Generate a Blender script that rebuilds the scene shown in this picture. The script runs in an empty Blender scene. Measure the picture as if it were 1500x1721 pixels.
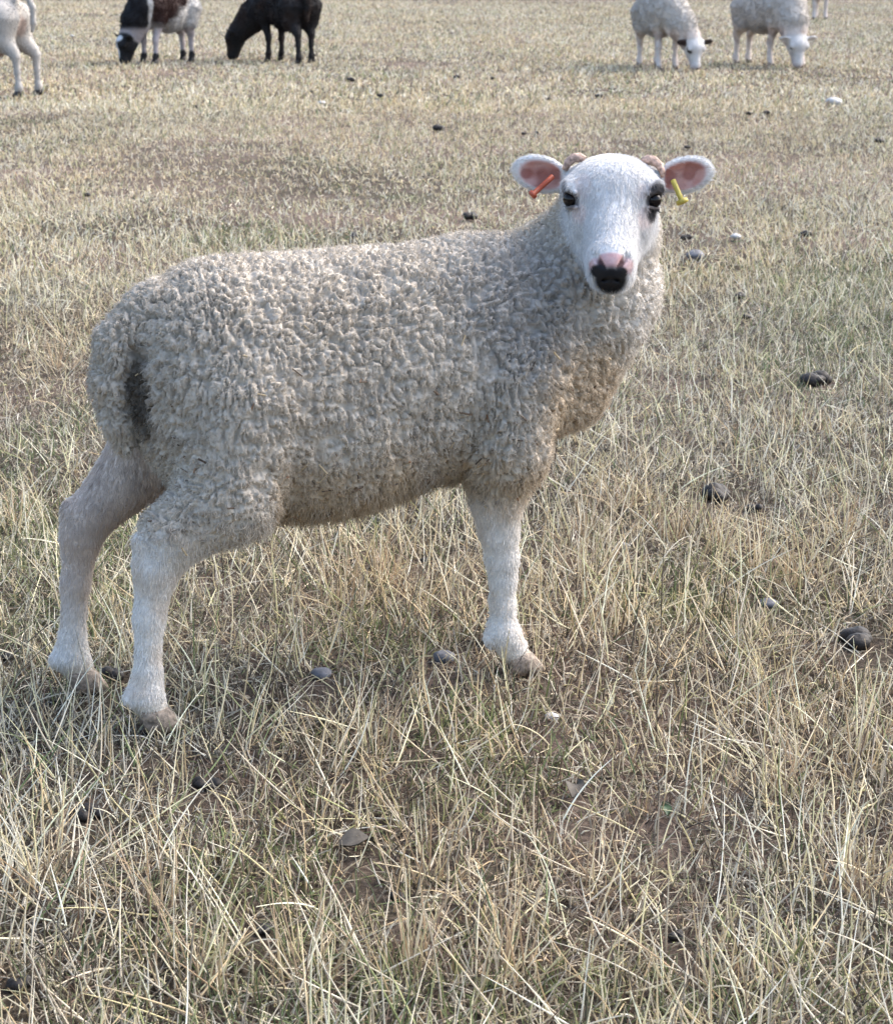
import bpy, math
import numpy as np
from mathutils import Vector, Matrix

# ------------------------------------------------------------------ camera, sky, sun, exposure
scene = bpy.context.scene
COL = scene.collection
CAM_H = 1.1
FPX = 3400.0                                     # focal length in pixels of the 1500 px wide photograph
PITCH = math.atan(955.5 / FPX)
cam_data = bpy.data.cameras.new('camera')
cam = bpy.data.objects.new('camera', cam_data)
COL.objects.link(cam)
cam.location = (0, 0, CAM_H)
cam.rotation_euler = (math.pi / 2 - PITCH, 0, 0)
cam_data.sensor_fit = 'HORIZONTAL'
cam_data.sensor_width = 36.0
cam_data.lens = 36.0 * FPX / 1500.0
cam_data.clip_start = 0.05
cam_data.clip_end = 3000
cam_data.dof.use_dof = True
cam_data.dof.focus_distance = 3.05
cam_data.dof.aperture_fstop = 22.0
scene.camera = cam

world = bpy.data.worlds.new('World')
scene.world = world
world.use_nodes = True
wn = world.node_tree.nodes
sky = wn.new('ShaderNodeTexSky')
sky.sky_type = 'NISHITA'
sky.sun_disc = False
SUN_EL, SUN_AZ = math.radians(44), math.radians(62)   # azimuth clockwise from +Y (the view direction)
sky.sun_elevation = SUN_EL
sky.sun_rotation = SUN_AZ
sky.air_density = 1.0
sky.dust_density = 3.0
wn['Background'].inputs['Strength'].default_value = 0.15
world.node_tree.links.new(sky.outputs['Color'], wn['Background'].inputs['Color'])

sun_data = bpy.data.lights.new('sun', 'SUN')
sun_data.energy = 1.4
sun_data.angle = math.radians(55)
sun_data.color = (1.0, 0.955, 0.90)
sun = bpy.data.objects.new('sun', sun_data)
COL.objects.link(sun)
sd = Vector((math.sin(SUN_AZ) * math.cos(SUN_EL), math.cos(SUN_AZ) * math.cos(SUN_EL), math.sin(SUN_EL)))
sun.rotation_euler = sd.to_track_quat('Z', 'Y').to_euler()
sun.location = sd * 20

scene.view_settings.view_transform = 'Standard'
scene.view_settings.look = 'None'
scene.view_settings.gamma = 1.0
scene.view_settings.exposure = 1.82
scene.view_settings.use_curve_mapping = False
scene.render.engine = 'CYCLES'
scene.cycles.use_denoising = True
scene.cycles.max_bounces = 6
scene.cycles.diffuse_bounces = 2

# ------------------------------------------------------------------ helpers
rng = np.random.default_rng(7)


def V(*a):
    return np.array(a, dtype=np.float64)


def unit(v):
    v = np.asarray(v, dtype=np.float64)
    return v / np.maximum(np.linalg.norm(v, axis=-1, keepdims=True), 1e-12)


def sst(a, b, x):
    t = np.clip((x - a) / (b - a), 0, 1)
    return t * t * (3 - 2 * t)


def hash3(ix, iy, iz, seed):
    h = (ix.astype(np.int64) * 374761393 + iy.astype(np.int64) * 668265263 + iz.astype(np.int64) * 2147483647 + seed * 1274126177) & 0xFFFFFFFF
    h = ((h ^ (h >> 13)) * 1274126177) & 0xFFFFFFFF
    h = ((h ^ (h >> 16)) * 2246822519) & 0xFFFFFFFF
    h = h ^ (h >> 15)
    return (h & 0xFFFFFF) / float(0x1000000)


def noise3(p, seed=0):
    i = np.floor(p).astype(np.int64)
    f = p - i
    f = f * f * (3 - 2 * f)
    r = np.zeros(len(p))
    for dx in (0, 1):
        wx = f[:, 0] if dx else 1 - f[:, 0]
        for dy in (0, 1):
            wy = f[:, 1] if dy else 1 - f[:, 1]
            for dz in (0, 1):
                wz = f[:, 2] if dz else 1 - f[:, 2]
                r += wx * wy * wz * hash3(i[:, 0] + dx, i[:, 1] + dy, i[:, 2] + dz, seed)
    return r


def fbm(p, seed=0, octaves=3):
    a, s, t = 0.5, 0.0, 0.0
    q = np.array(p, dtype=np.float64)
    for o in range(octaves):
        s = s + a * noise3(q, seed + o * 17)
        t += a
        a *= 0.5
        q = q * 2.03 + 11.7
    return s / t


def voronoi(p, seed=0):
    """F1, F2 and the nearest feature point, for points in cell units."""
    i = np.floor(p).astype(np.int64)
    f1 = np.full(len(p), 9.0)
    f2 = np.full(len(p), 9.0)
    c1 = np.zeros_like(p)
    for dx in (-1, 0, 1):
        for dy in (-1, 0, 1):
            for dz in (-1, 0, 1):
                cx, cy, cz = i[:, 0] + dx, i[:, 1] + dy, i[:, 2] + dz
                pt = np.stack([cx + 0.1 + 0.8 * hash3(cx, cy, cz, seed), cy + 0.1 + 0.8 * hash3(cx, cy, cz, seed + 1),
                               cz + 0.1 + 0.8 * hash3(cx, cy, cz, seed + 2)], axis=1)
                d = pt - p
                d = np.sqrt(np.einsum('ij,ij->i', d, d))
                near = d < f1
                f2 = np.where(near, f1, np.minimum(f2, d))
                c1[near] = pt[near]
                f1 = np.where(near, d, f1)
    return f1, f2, c1


def pix_ground(u, v):
    """The point of the ground seen at a pixel of the 1500 x 1721 photograph."""
    c, s = math.cos(PITCH), math.sin(PITCH)
    x, y = (u - 750) / FPX, (860.5 - v) / FPX
    d = (x, c + y * s, -s + y * c)
    t = -CAM_H / d[2]
    return d[0] * t, d[1] * t


# ------------------------------------------------------------------ materials
def new_mat(name):
    m = bpy.data.materials.new(name)
    m.use_nodes = True
    return m, m.node_tree.nodes, m.node_tree.links, m.node_tree.nodes['Principled BSDF']


def attr_mat(name, rough=0.8, spec=0.2, noise_scale=None, noise_amt=0.15, bump=None, translucent=0.0):
    """Colour from the coat colour stored on the surface, with fine mottling."""
    m, n, l, b = new_mat(name)
    a = n.new('ShaderNodeAttribute')
    a.attribute_name = 'Col'
    out = a.outputs['Color']
    if noise_scale:
        tc = n.new('ShaderNodeTexCoord')
        nz = n.new('ShaderNodeTexNoise')
        nz.inputs['Scale'].default_value = noise_scale
        nz.inputs['Detail'].default_value = 4
        l.new(tc.outputs['Object'], nz.inputs['Vector'])
        mr = n.new('ShaderNodeMapRange')
        mr.inputs['To Min'].default_value = 1 - noise_amt
        mr.inputs['To Max'].default_value = 1 + noise_amt
        l.new(nz.outputs['Fac'], mr.inputs['Value'])
        vm = n.new('ShaderNodeVectorMath')
        vm.operation = 'SCALE'
        l.new(out, vm.inputs[0])
        l.new(mr.outputs['Result'], vm.inputs['Scale'])
        out = vm.outputs['Vector']
        if bump:
            bp = n.new('ShaderNodeBump')
            bp.inputs['Strength'].default_value = bump
            bp.inputs['Distance'].default_value = 0.002
            l.new(nz.outputs['Fac'], bp.inputs['Height'])
            l.new(bp.outputs['Normal'], b.inputs['Normal'])
    l.new(out, b.inputs['Base Color'])
    b.inputs['Roughness'].default_value = rough
    b.inputs['Specular IOR Level'].default_value = spec
    if translucent > 0:
        tr = n.new('ShaderNodeBsdfTranslucent')
        l.new(out, tr.inputs['Color'])
        mx = n.new('ShaderNodeMixShader')
        mx.inputs['Fac'].default_value = translucent
        l.new(b.outputs[0], mx.inputs[1])
        l.new(tr.outputs[0], mx.inputs[2])
        l.new(mx.outputs[0], n['Material Output'].inputs['Surface'])
    return m


def plain_mat(name, col, rough=0.6, spec=0.4, scale=60.0, amt=0.25, bump=0.3):
    m, n, l, b = new_mat(name)
    tc = n.new('ShaderNodeTexCoord')
    nz = n.new('ShaderNodeTexNoise')
    nz.inputs['Scale'].default_value = scale
    nz.inputs['Detail'].default_value = 5
    l.new(tc.outputs['Object'], nz.inputs['Vector'])
    cr = n.new('ShaderNodeValToRGB')
    cr.color_ramp.elements[0].position = 0.3
    cr.color_ramp.elements[1].position = 0.7
    cr.color_ramp.elements[0].color = tuple(c * (1 - amt) for c in col) + (1,)
    cr.color_ramp.elements[1].color = tuple(min(1, c * (1 + amt)) for c in col) + (1,)
    l.new(nz.outputs['Fac'], cr.inputs['Fac'])
    l.new(cr.outputs['Color'], b.inputs['Base Color'])
    bp = n.new('ShaderNodeBump')
    bp.inputs['Strength'].default_value = bump
    bp.inputs['Distance'].default_value = 0.003
    l.new(nz.outputs['Fac'], bp.inputs['Height'])
    l.new(bp.outputs['Normal'], b.inputs['Normal'])
    b.inputs['Roughness'].default_value = rough
    b.inputs['Specular IOR Level'].default_value = spec
    return m


M_SKIN = attr_mat('sheep_skin', 0.75, 0.2, 260.0, 0.12, 0.25)
M_WOOL = attr_mat('wool_fibre', 0.85, 0.1, translucent=0.15)
M_HAIR = attr_mat('coat_hair', 0.6, 0.25, translucent=0.12)
M_GRASS = attr_mat('dry_grass_blade', 0.55, 0.3, translucent=0.05)
M_EYE = plain_mat('dark_eye', (0.008, 0.006, 0.006), 0.12, 0.22, 200, 0.3, 0.0)
M_HORN = plain_mat('horn_scur', (0.40, 0.27, 0.21), 0.6, 0.3, 160, 0.55, 0.8)
M_HOOF = plain_mat('hoof_horn', (0.24, 0.19, 0.145), 0.6, 0.35, 140, 0.6, 0.9)
M_HOOFD = plain_mat('dark_hoof_horn', (0.03, 0.026, 0.024), 0.55, 0.4, 90, 0.4, 0.5)
M_ORANGE = plain_mat('orange_plastic', (0.36, 0.065, 0.025), 0.5, 0.5, 150, 0.15, 0.1)
M_YELLOW = plain_mat('yellow_plastic', (0.42, 0.34, 0.06), 0.5, 0.5, 150, 0.15, 0.1)
M_DUNG = plain_mat('dried_dung', (0.016, 0.013, 0.011), 0.65, 0.35, 70, 0.5, 0.9)
M_STONE = plain_mat('grey_stone', (0.13, 0.13, 0.14), 0.8, 0.3, 50, 0.4, 0.6)
M_PALE = plain_mat('pale_flint', (0.40, 0.385, 0.37), 0.6, 0.3, 60, 0.2, 0.4)
M_LEAF = plain_mat('green_leaf', (0.045, 0.078, 0.032), 0.5, 0.3, 80, 0.3, 0.4)
M_DEADLEAF = plain_mat('dead_leaf', (0.085, 0.075, 0.062), 0.8, 0.2, 80, 0.3, 0.5)


def ground_mat():
    m, n, l, b = new_mat('dry_pasture_soil')
    tc = n.new('ShaderNodeTexCoord')

    def nz(scale, detail, rough=0.6):
        t = n.new('ShaderNodeTexNoise')
        t.inputs['Scale'].default_value = scale
        t.inputs['Detail'].default_value = detail
        t.inputs['Roughness'].default_value = rough
        l.new(tc.outputs['Object'], t.inputs['Vector'])
        return t

    def ramp(src, stops):
        r = n.new('ShaderNodeValToRGB')
        e = r.color_ramp.elements
        while len(e) < len(stops):
            e.new(0.5)
        for el, (p, c) in zip(e, stops):
            el.position = p
            el.color = c + (1,)
        l.new(src, r.inputs['Fac'])
        return r

    def mix(f, a, c, blend='MIX'):
        x = n.new('ShaderNodeMix')
        x.data_type = 'RGBA'
        x.blend_type = blend
        if isinstance(f, float):
            x.inputs['Factor'].default_value = f
        else:
            l.new(f, x.inputs['Factor'])
        l.new(a, x.inputs['A'])
        l.new(c, x.inputs['B'])
        return x.outputs['Result']
    fine = nz(95, 8, 0.75)
    c1 = ramp(fine.outputs['Fac'], [(0.36, (0.018, 0.014, 0.010)), (0.52, (0.06, 0.048, 0.034)), (0.66, (0.16, 0.13, 0.095)), (0.78, (0.34, 0.29, 0.22))])
    c2 = ramp(fine.outputs['Fac'], [(0.3, (0.05, 0.038, 0.03)), (0.55, (0.17, 0.125, 0.10)), (0.75, (0.38, 0.30, 0.24))])
    big = nz(0.55, 5)
    bf = ramp(big.outputs['Fac'], [(0.42, (0, 0, 0)), (0.62, (1, 1, 1))])
    col = mix(bf.outputs['Color'], c1.outputs['Color'], c2.outputs['Color'])
    gr = ramp(fine.outputs['Fac'], [(0.3, (0.02, 0.028, 0.012)), (0.6, (0.09, 0.10, 0.045)), (0.8, (0.2, 0.2, 0.1))])
    gm = nz(1.7, 4)
    gf = ramp(gm.outputs['Fac'], [(0.56, (0, 0, 0)), (0.72, (0.7, 0.7, 0.7))])
    col = mix(gf.outputs['Color'], col, gr.outputs['Color'])
    l.new(col, b.inputs['Base Color'])
    b.inputs['Roughness'].default_value = 0.95
    b.inputs['Specular IOR Level'].default_value = 0.1
    bp = n.new('ShaderNodeBump')
    bp.inputs['Strength'].default_value = 0.9
    bp.inputs['Distance'].default_value = 0.012
    l.new(fine.outputs['Fac'], bp.inputs['Height'])
    l.new(bp.outputs['Normal'], b.inputs['Normal'])
    return m


M_GROUND = ground_mat()


# ------------------------------------------------------------------ object makers
def link(o, parent=None):
    COL.objects.link(o)
    o.parent = parent
    return o


def mesh_object(name, verts, faces, mat, parent=None, smooth=True, col=None):
    me = bpy.data.meshes.new(name)
    verts = np.asarray(verts, dtype=np.float32)
    faces = np.asarray(faces, dtype=np.int32)
    n, k = faces.shape
    me.vertices.add(len(verts))
    me.vertices.foreach_set('co', verts.ravel())
    me.loops.add(n * k)
    me.loops.foreach_set('vertex_index', faces.ravel())
    me.polygons.add(n)
    me.polygons.foreach_set('loop_start', np.arange(0, n * k, k, dtype=np.int32))
    me.update(calc_edges=True)
    me.validate()
    if smooth:
        me.shade_smooth()
    if col is not None:
        a = me.color_attributes.new('Col', 'FLOAT_COLOR', 'POINT')
        c = np.ones((len(verts), 4), dtype=np.float32)
        c[:, :3] = col
        a.data.foreach_set('color', c.ravel())
    me.materials.append(mat)
    return link(bpy.data.objects.new(name, me), parent)


def strands(name, pts, rad, col, mat, parent=None):
    """Many fine fibres or blades as one hair object: pts (N, K, 3), rad (N, K), col (N, 3)."""
    N, K, _ = pts.shape
    hc = bpy.data.hair_curves.new(name)
    hc.add_curves([K] * N)
    hc.points.foreach_set('position', pts.astype(np.float32).ravel())
    a = hc.attributes.get('radius') or hc.attributes.new('radius', 'FLOAT', 'POINT')
    a.data.foreach_set('value', rad.astype(np.float32).ravel())
    c = np.ones((N, 4), dtype=np.float32)
    c[:, :3] = col
    a = hc.attributes.new('Col', 'FLOAT_COLOR', 'CURVE')
    a.data.foreach_set('color', c.ravel())
    hc.materials.append(mat)
    return link(bpy.data.objects.new(name, hc), parent)


def tag(o, label=None, cat=None, group=None, kind=None):
    if label:
        o['label'] = label
    if cat:
        o['category'] = cat
    if group:
        o['group'] = group
    if kind:
        o['kind'] = kind
    return o


# ------------------------------------------------------------------ implicit bodies
def sd_cone(p, a, b, ra, rb, sy=1.0):
    """Tapered capsule; sy < 1 flattens it sideways about its own axis plane."""
    a, b = np.asarray(a, float), np.asarray(b, float)
    q = p - a
    ab = b - a
    h = np.clip(q @ ab / max(ab @ ab, 1e-9), 0, 1)
    d = q - h[:, None] * ab
    if sy != 1.0:
        d = d * np.array([1, 1 / sy, 1])
    return (np.sqrt(np.einsum('ij,ij->i', d, d)) - (ra + (rb - ra) * h)) * min(1.0, sy)


def sd_ell(p, c, r, R=None):
    q = p - np.asarray(c, float)
    if R is not None:
        q = q @ R
    r = np.asarray(r, float)
    q = q / r
    k0 = np.sqrt(np.einsum('ij,ij->i', q, q))
    q = q / r
    k1 = np.sqrt(np.einsum('ij,ij->i', q, q))
    return k0 * (k0 - 1) / np.maximum(k1, 1e-6)


def smin(a, b, k):
    h = np.maximum(k - np.abs(a - b), 0) / k
    return np.minimum(a, b) - h * h * h * k / 6


def smax(a, b, k):
    return -smin(-a, -b, k)


def axes(x, y):
    """Orthonormal columns from a main direction and a second one."""
    x = unit(x)
    y = np.asarray(y, float)
    y = unit(y - x * (x @ y))
    return np.stack([x, y, np.cross(x, y)], axis=1)


class Head:
    """Head in its own frame: h to the side, f forward, u up; origin in the skull."""

    def __init__(self, origin, fwd, up, scale=1.0, flop=0.0, side_flip=1):
        self.o = np.asarray(origin, float)
        f = unit(fwd)
        u = np.asarray(up, float)
        u = unit(u - f * (u @ f))
        self.B = np.stack([np.cross(f, u), f, u], axis=1)     # h = f x u: the head's own right side
        self.s = scale
        self.flop = flop

    def to(self, p):
        return (p - self.o) @ self.B / self.s / V(0.945, 1, 1)

    def back(self, q):
        return np.asarray(q, float) * V(0.945, 1, 1) * self.s @ self.B.T + self.o

    def vec(self, q):
        return np.asarray(q, float) @ self.B.T

    def ear_axes(self, s):
        return axes((s * 0.975, -0.06, 0.20 - self.flop), (0, 1, -0.15 + self.flop * 0.5))

    def sdf(self, p):
        q = self.to(p)
        near = np.einsum('ij,ij->i', q - V(0, 0.04, -0.03), q - V(0, 0.04, -0.03)) < 0.30 ** 2
        d = np.linalg.norm(q, axis=1) - 0.12
        d[near] = self.sdf_q(q[near])
        return d * self.s

    def sdf_q(self, q):
        d = sd_ell(q, (0, -0.005, 0.002), (0.070, 0.075, 0.056))
        d = smin(d, sd_ell(q, (0, 0.028, 0.008), (0.071, 0.05, 0.042)), 0.03)
        d = smin(d, sd_ell(q, (0, -0.012, 0.020), (0.071, 0.045, 0.027)), 0.02)
        d = smin(d, sd_cone(q, (0, 0.03, -0.012), (0, 0.122, -0.076), 0.053, 0.030), 0.035)
        d = smin(d, sd_ell(q, (0, 0.128, -0.086), (0.036, 0.036, 0.033)), 0.02)
        d = smin(d, sd_ell(q, (0, 0.120, -0.106), (0.031, 0.030, 0.020)), 0.016)
        for s in (-1, 1):
            d = smin(d, sd_cone(q, (s * 0.024, -0.01, -0.050), (s * 0.007, 0.105, -0.101), 0.038, 0.023), 0.03)
            d = smin(d, sd_ell(q, (s * 0.042, 0.020, -0.034), (0.025, 0.046, 0.038)), 0.025)
            d = smin(d, sd_ell(q, (s * 0.062, 0.043, 0.014), (0.018, 0.024, 0.013)), 0.018)
        for s in (-1, 1):
            # eye socket under the brow
            d = smax(d, -sd_ell(q, (s * 0.073, 0.061, -0.003), (0.013, 0.016, 0.0105)), 0.005)
            d = smin(d, sd_cone(q, (s * 0.0745, 0.044, 0.0130), (s * 0.057, 0.071, 0.0090), 0.0045, 0.0033), 0.006)
            d = smin(d, sd_cone(q, (s * 0.0720, 0.046, -0.0160), (s * 0.056, 0.070, -0.0125), 0.0032, 0.003), 0.006)
            # nostril slit and lip line
            d = smax(d, -sd_cone(q, (s * 0.012, 0.166, -0.088), (s * 0.026, 0.152, -0.072), 0.0055, 0.0065), 0.004)
            d = smax(d, -sd_cone(q, (s * 0.004, 0.158, -0.108), (s * 0.033, 0.120, -0.106), 0.0032, 0.0026), 0.003)
            # ear: a cupped leaf on a short stalk
            R = self.ear_axes(s)
            c = np.array((s * 0.114, -0.012, 0.028 - self.flop * 0.04))
            e = sd_ell(q, c, (0.045, 0.0095, 0.0275), R)
            e = smin(e, sd_cone(q, (s * 0.055, -0.012, 0.015), (s * 0.092, -0.012, 0.024 - self.flop * 0.03), 0.022, 0.015), 0.012)
            cup = sd_ell(q, c + R[:, 1] * 0.0105 - R[:, 0] * 0.004, (0.037, 0.0105, 0.0215), R)
            e = smax(e, -cup, 0.004)
            d = smin(d, e, 0.012)
        # groove from nose to lip
        d = smax(d, -sd_cone(q, (0, 0.169, -0.094), (0, 0.156, -0.110), 0.002, 0.002), 0.004)
        return d


def surface_nets(fn, lo, hi, res):
    """Mesh the zero level of fn: coarse pass first, then only the cells near the surface."""
    step = 4
    n = (np.ceil((hi - lo) / (res * step)).astype(int) + 1)
    ax = [lo[k] + np.arange(n[k] + 1) * res * step for k in range(3)]
    G = np.stack(np.meshgrid(*ax, indexing='ij'), -1).reshape(-1, 3)
    Dc = fn(G).reshape(n + 1)
    near = np.abs(Dc) < res * step * 1.9 + 0.004
    N = n * step
    D = np.repeat(np.repeat(np.repeat(Dc[:-1, :-1, :-1], step, 0), step, 1), step, 2).astype(np.float32)
    Mk = np.repeat(np.repeat(np.repeat(near[:-1, :-1, :-1], step, 0), step, 1), step, 2)
    for a in range(3):
        Mk = Mk | np.roll(Mk, step // 2, a)
    idx = np.argwhere(Mk)
    D[Mk] = fn(lo + idx * res)
    S = D < 0
    c = np.zeros(tuple(N - 1), dtype=np.int8)
    for dx in (0, 1):
        for dy in (0, 1):
            for dz in (0, 1):
                c += S[dx:N[0] - 1 + dx, dy:N[1] - 1 + dy, dz:N[2] - 1 + dz]
    act = (c > 0) & (c < 8)
    cells = np.argwhere(act)
    vid = np.full(c.shape, -1, dtype=np.int32)
    vid[act] = np.arange(len(cells))
    acc = np.zeros((len(cells), 3))
    cnt = np.zeros(len(cells))
    corners = [(0, 0, 0), (1, 0, 0), (0, 1, 0), (1, 1, 0), (0, 0, 1), (1, 0, 1), (0, 1, 1), (1, 1, 1)]
    cv = [D[cells[:, 0] + a, cells[:, 1] + b, cells[:, 2] + e] for a, b, e in corners]
    for i in range(8):
        for j in range(i + 1, 8):
            if sum(abs(corners[i][k] - corners[j][k]) for k in range(3)) != 1:
                continue
            x = (cv[i] < 0) != (cv[j] < 0)
            t = cv[i] / np.where(x, cv[i] - cv[j], 1)
            pnt = np.array(corners[i]) + t[:, None] * (np.array(corners[j]) - np.array(corners[i]))
            acc[x] += pnt[x]
            cnt[x] += 1
    verts = lo + (cells + acc / cnt[:, None]) * res
    quads = []
    for a in range(3):
        b, e = (a + 1) % 3, (a + 2) % 3
        s0 = [slice(1, N[k] - 1) for k in range(3)]
        s1 = list(s0)
        s0[a] = slice(0, N[a] - 1)
        s1[a] = slice(1, N[a])
        A, B_ = S[tuple(s0)], S[tuple(s1)]
        for flip, mask in ((False, A & ~B_), (True, ~A & B_)):
            w = np.argwhere(mask)
            off = np.ones(3, int)
            off[a] = 0
            w = w + off
            ob, oe = np.zeros(3, int), np.zeros(3, int)
            ob[b] = 1
            oe[e] = 1
            q = np.stack([vid[tuple((w - ob - oe).T)], vid[tuple((w - oe).T)], vid[tuple(w.T)], vid[tuple((w - ob).T)]], 1)
            quads.append(q[:, ::-1] if flip else q)
    quads = np.concatenate(quads)
    quads = quads[(quads >= 0).all(1)]
    for _ in range(2):                             # slide onto the exact surface
        verts = verts - np.clip(fn(verts), -res, res)[:, None] * vertex_normals(verts, quads) * 0.85
    return verts, quads


def vertex_normals(v, q):
    a, b, c, d = v[q[:, 0]], v[q[:, 1]], v[q[:, 2]], v[q[:, 3]]
    fn = np.cross(c - a, d - b)
    n = np.zeros_like(v)
    for k in range(4):
        np.add.at(n, q[:, k], fn)
    return unit(n)


def sample_faces(v, q, w, count):
    """Random points on the surface, w = weight of each vertex."""
    t = np.concatenate([q[:, [0, 1, 2]], q[:, [0, 2, 3]]])
    area = np.linalg.norm(np.cross(v[t[:, 1]] - v[t[:, 0]], v[t[:, 2]] - v[t[:, 0]]), axis=1)
    pr = area * w[t].mean(1)
    pr /= pr.sum()
    pick = rng.choice(len(t), count, p=pr)
    r1, r2 = np.sqrt(rng.random(count)), rng.random(count)
    bc = np.stack([1 - r1, r1 * (1 - r2), r1 * r2], 1)
    return t[pick], bc


def leg(p, pts):
    """A jointed leg: a chain of (x, y, z, radius)."""
    c = np.array(pts, float)
    far = 0.12
    near = ((p > (c[:, :3] - c[:, 3:]).min(0) - far) & (p < (c[:, :3] + c[:, 3:]).max(0) + far)).all(1)
    out = np.full(len(p), far)
    q = p[near]
    d = None
    for a, b in zip(pts[:-1], pts[1:]):
        e = sd_cone(q, a[:3], b[:3], a[3], b[3])
        d = e if d is None else smin(d, e, 0.02)
    out[near] = d
    return out


def hoof_mesh(parent, x, y, z0, ang, mat, scale=1.0):
    """Cloven hoof: two wedge toes side by side."""
    vs, fs = [], []
    ca, sa = math.cos(ang), math.sin(ang)
    for s in (-1, 1):
        rows = []
        for lv, (hz, sh, back) in enumerate([(0.0, 1.0, 0.0), (0.012, 0.95, -0.004), (0.026, 0.82, -0.011), (0.036, 0.7, -0.016)]):
            ring = []
            for k in range(12):
                t = 2 * math.pi * k / 12
                cx = 0.010 + 0.0315 * math.cos(t) * sh
                w = 0.0145 * sh * (1.0 - 0.32 * max(0, math.cos(t)) ** 2)
                cy = s * 0.0150 + w * math.sin(t)
                px, py = (cx + back) * scale, cy * scale
                ring.append(len(vs))
                vs.append((x + px * ca - py * sa, y + px * sa + py * ca, z0 + hz * scale))
            rows.append(ring)
        for r0, r1 in zip(rows[:-1], rows[1:]):
            for k in range(12):
                fs.append((r0[k], r0[(k + 1) % 12], r1[(k + 1) % 12], r1[k]))
        for ring, up in ((rows[0], -1), (rows[-1], 1)):
            c = len(vs)
            vs.append(tuple(np.mean([vs[i] for i in ring], axis=0)))
            for k in range(0, 12, 2):
                f = (c, ring[k], ring[(k + 1) % 12], ring[(k + 2) % 12])
                fs.append(f if up > 0 else f[::-1])
    return mesh_object('hoof', vs, fs, mat, parent)


def ball_mesh(name, c, r, mat, parent, n=16):
    vs, fs = [], []
    for i in range(n // 2 + 1):
        a = math.pi * i / (n // 2)
        for k in range(n):
            t = 2 * math.pi * k / n
            vs.append(np.asarray(c) + r * V(math.sin(a) * math.cos(t), math.sin(a) * math.sin(t), math.cos(a)))
    for i in range(n // 2):
        for k in range(n):
            fs.append((i * n + k, (i + 1) * n + k, (i + 1) * n + (k + 1) % n, i * n + (k + 1) % n))
    return mesh_object(name, vs, fs, mat, parent)


def tube_mesh(name, path, radii, mat, parent, n=10, rough=0.0, cap=True):
    path = np.asarray(path, float)
    vs, fs = [], []
    for i, (pt, r) in enumerate(zip(path, radii)):
        t = unit(path[min(i + 1, len(path) - 1)] - path[max(i - 1, 0)])
        s = unit(np.cross(t, V(0.31, 0.2, 0.93)))
        b = np.cross(t, s)
        for k in range(n):
            a = 2 * math.pi * k / n
            rr = r * (1 + rough * (rng.random() - 0.5))
            vs.append(pt + rr * (math.cos(a) * s + math.sin(a) * b))
    for i in range(len(path) - 1):
        for k in range(n):
            fs.append((i * n + k, i * n + (k + 1) % n, (i + 1) * n + (k + 1) % n, (i + 1) * n + k))
    for i, up in ((0, -1), (len(path) - 1, 1)):
        c = len(vs)
        vs.append(path[i])
        for k in range(0, n, 2):
            f = (c, i * n + k, i * n + (k + 1) % n, i * n + (k + 2) % n)
            fs.append(f if up > 0 else f[::-1])
    return mesh_object(name, vs, fs, mat, parent)


# ------------------------------------------------------------------ a sheep
def torso_sdf(p, slim=0.0):
    d = sd_cone(p, (0.225, 0, 0.474), (0.50, 0, 0.484), 0.192 - slim, 0.183 - slim, 0.82)
    d = smin(d, sd_ell(p, (0.160, 0, 0.51), (0.125 - slim, 0.135 - slim, 0.148 - slim)), 0.05)
    d = smin(d, sd_ell(p, (0.33, 0, 0.40), (0.19, 0.148 - slim, 0.132 - slim)), 0.05)
    d = smin(d, sd_ell(p, (0.58, 0, 0.53), (0.13, 0.128 - slim, 0.143)), 0.06)
    d = smin(d, sd_ell(p, (0.655, 0, 0.462), (0.125, 0.112 - slim, 0.112 - slim)), 0.06)
    return d


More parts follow.
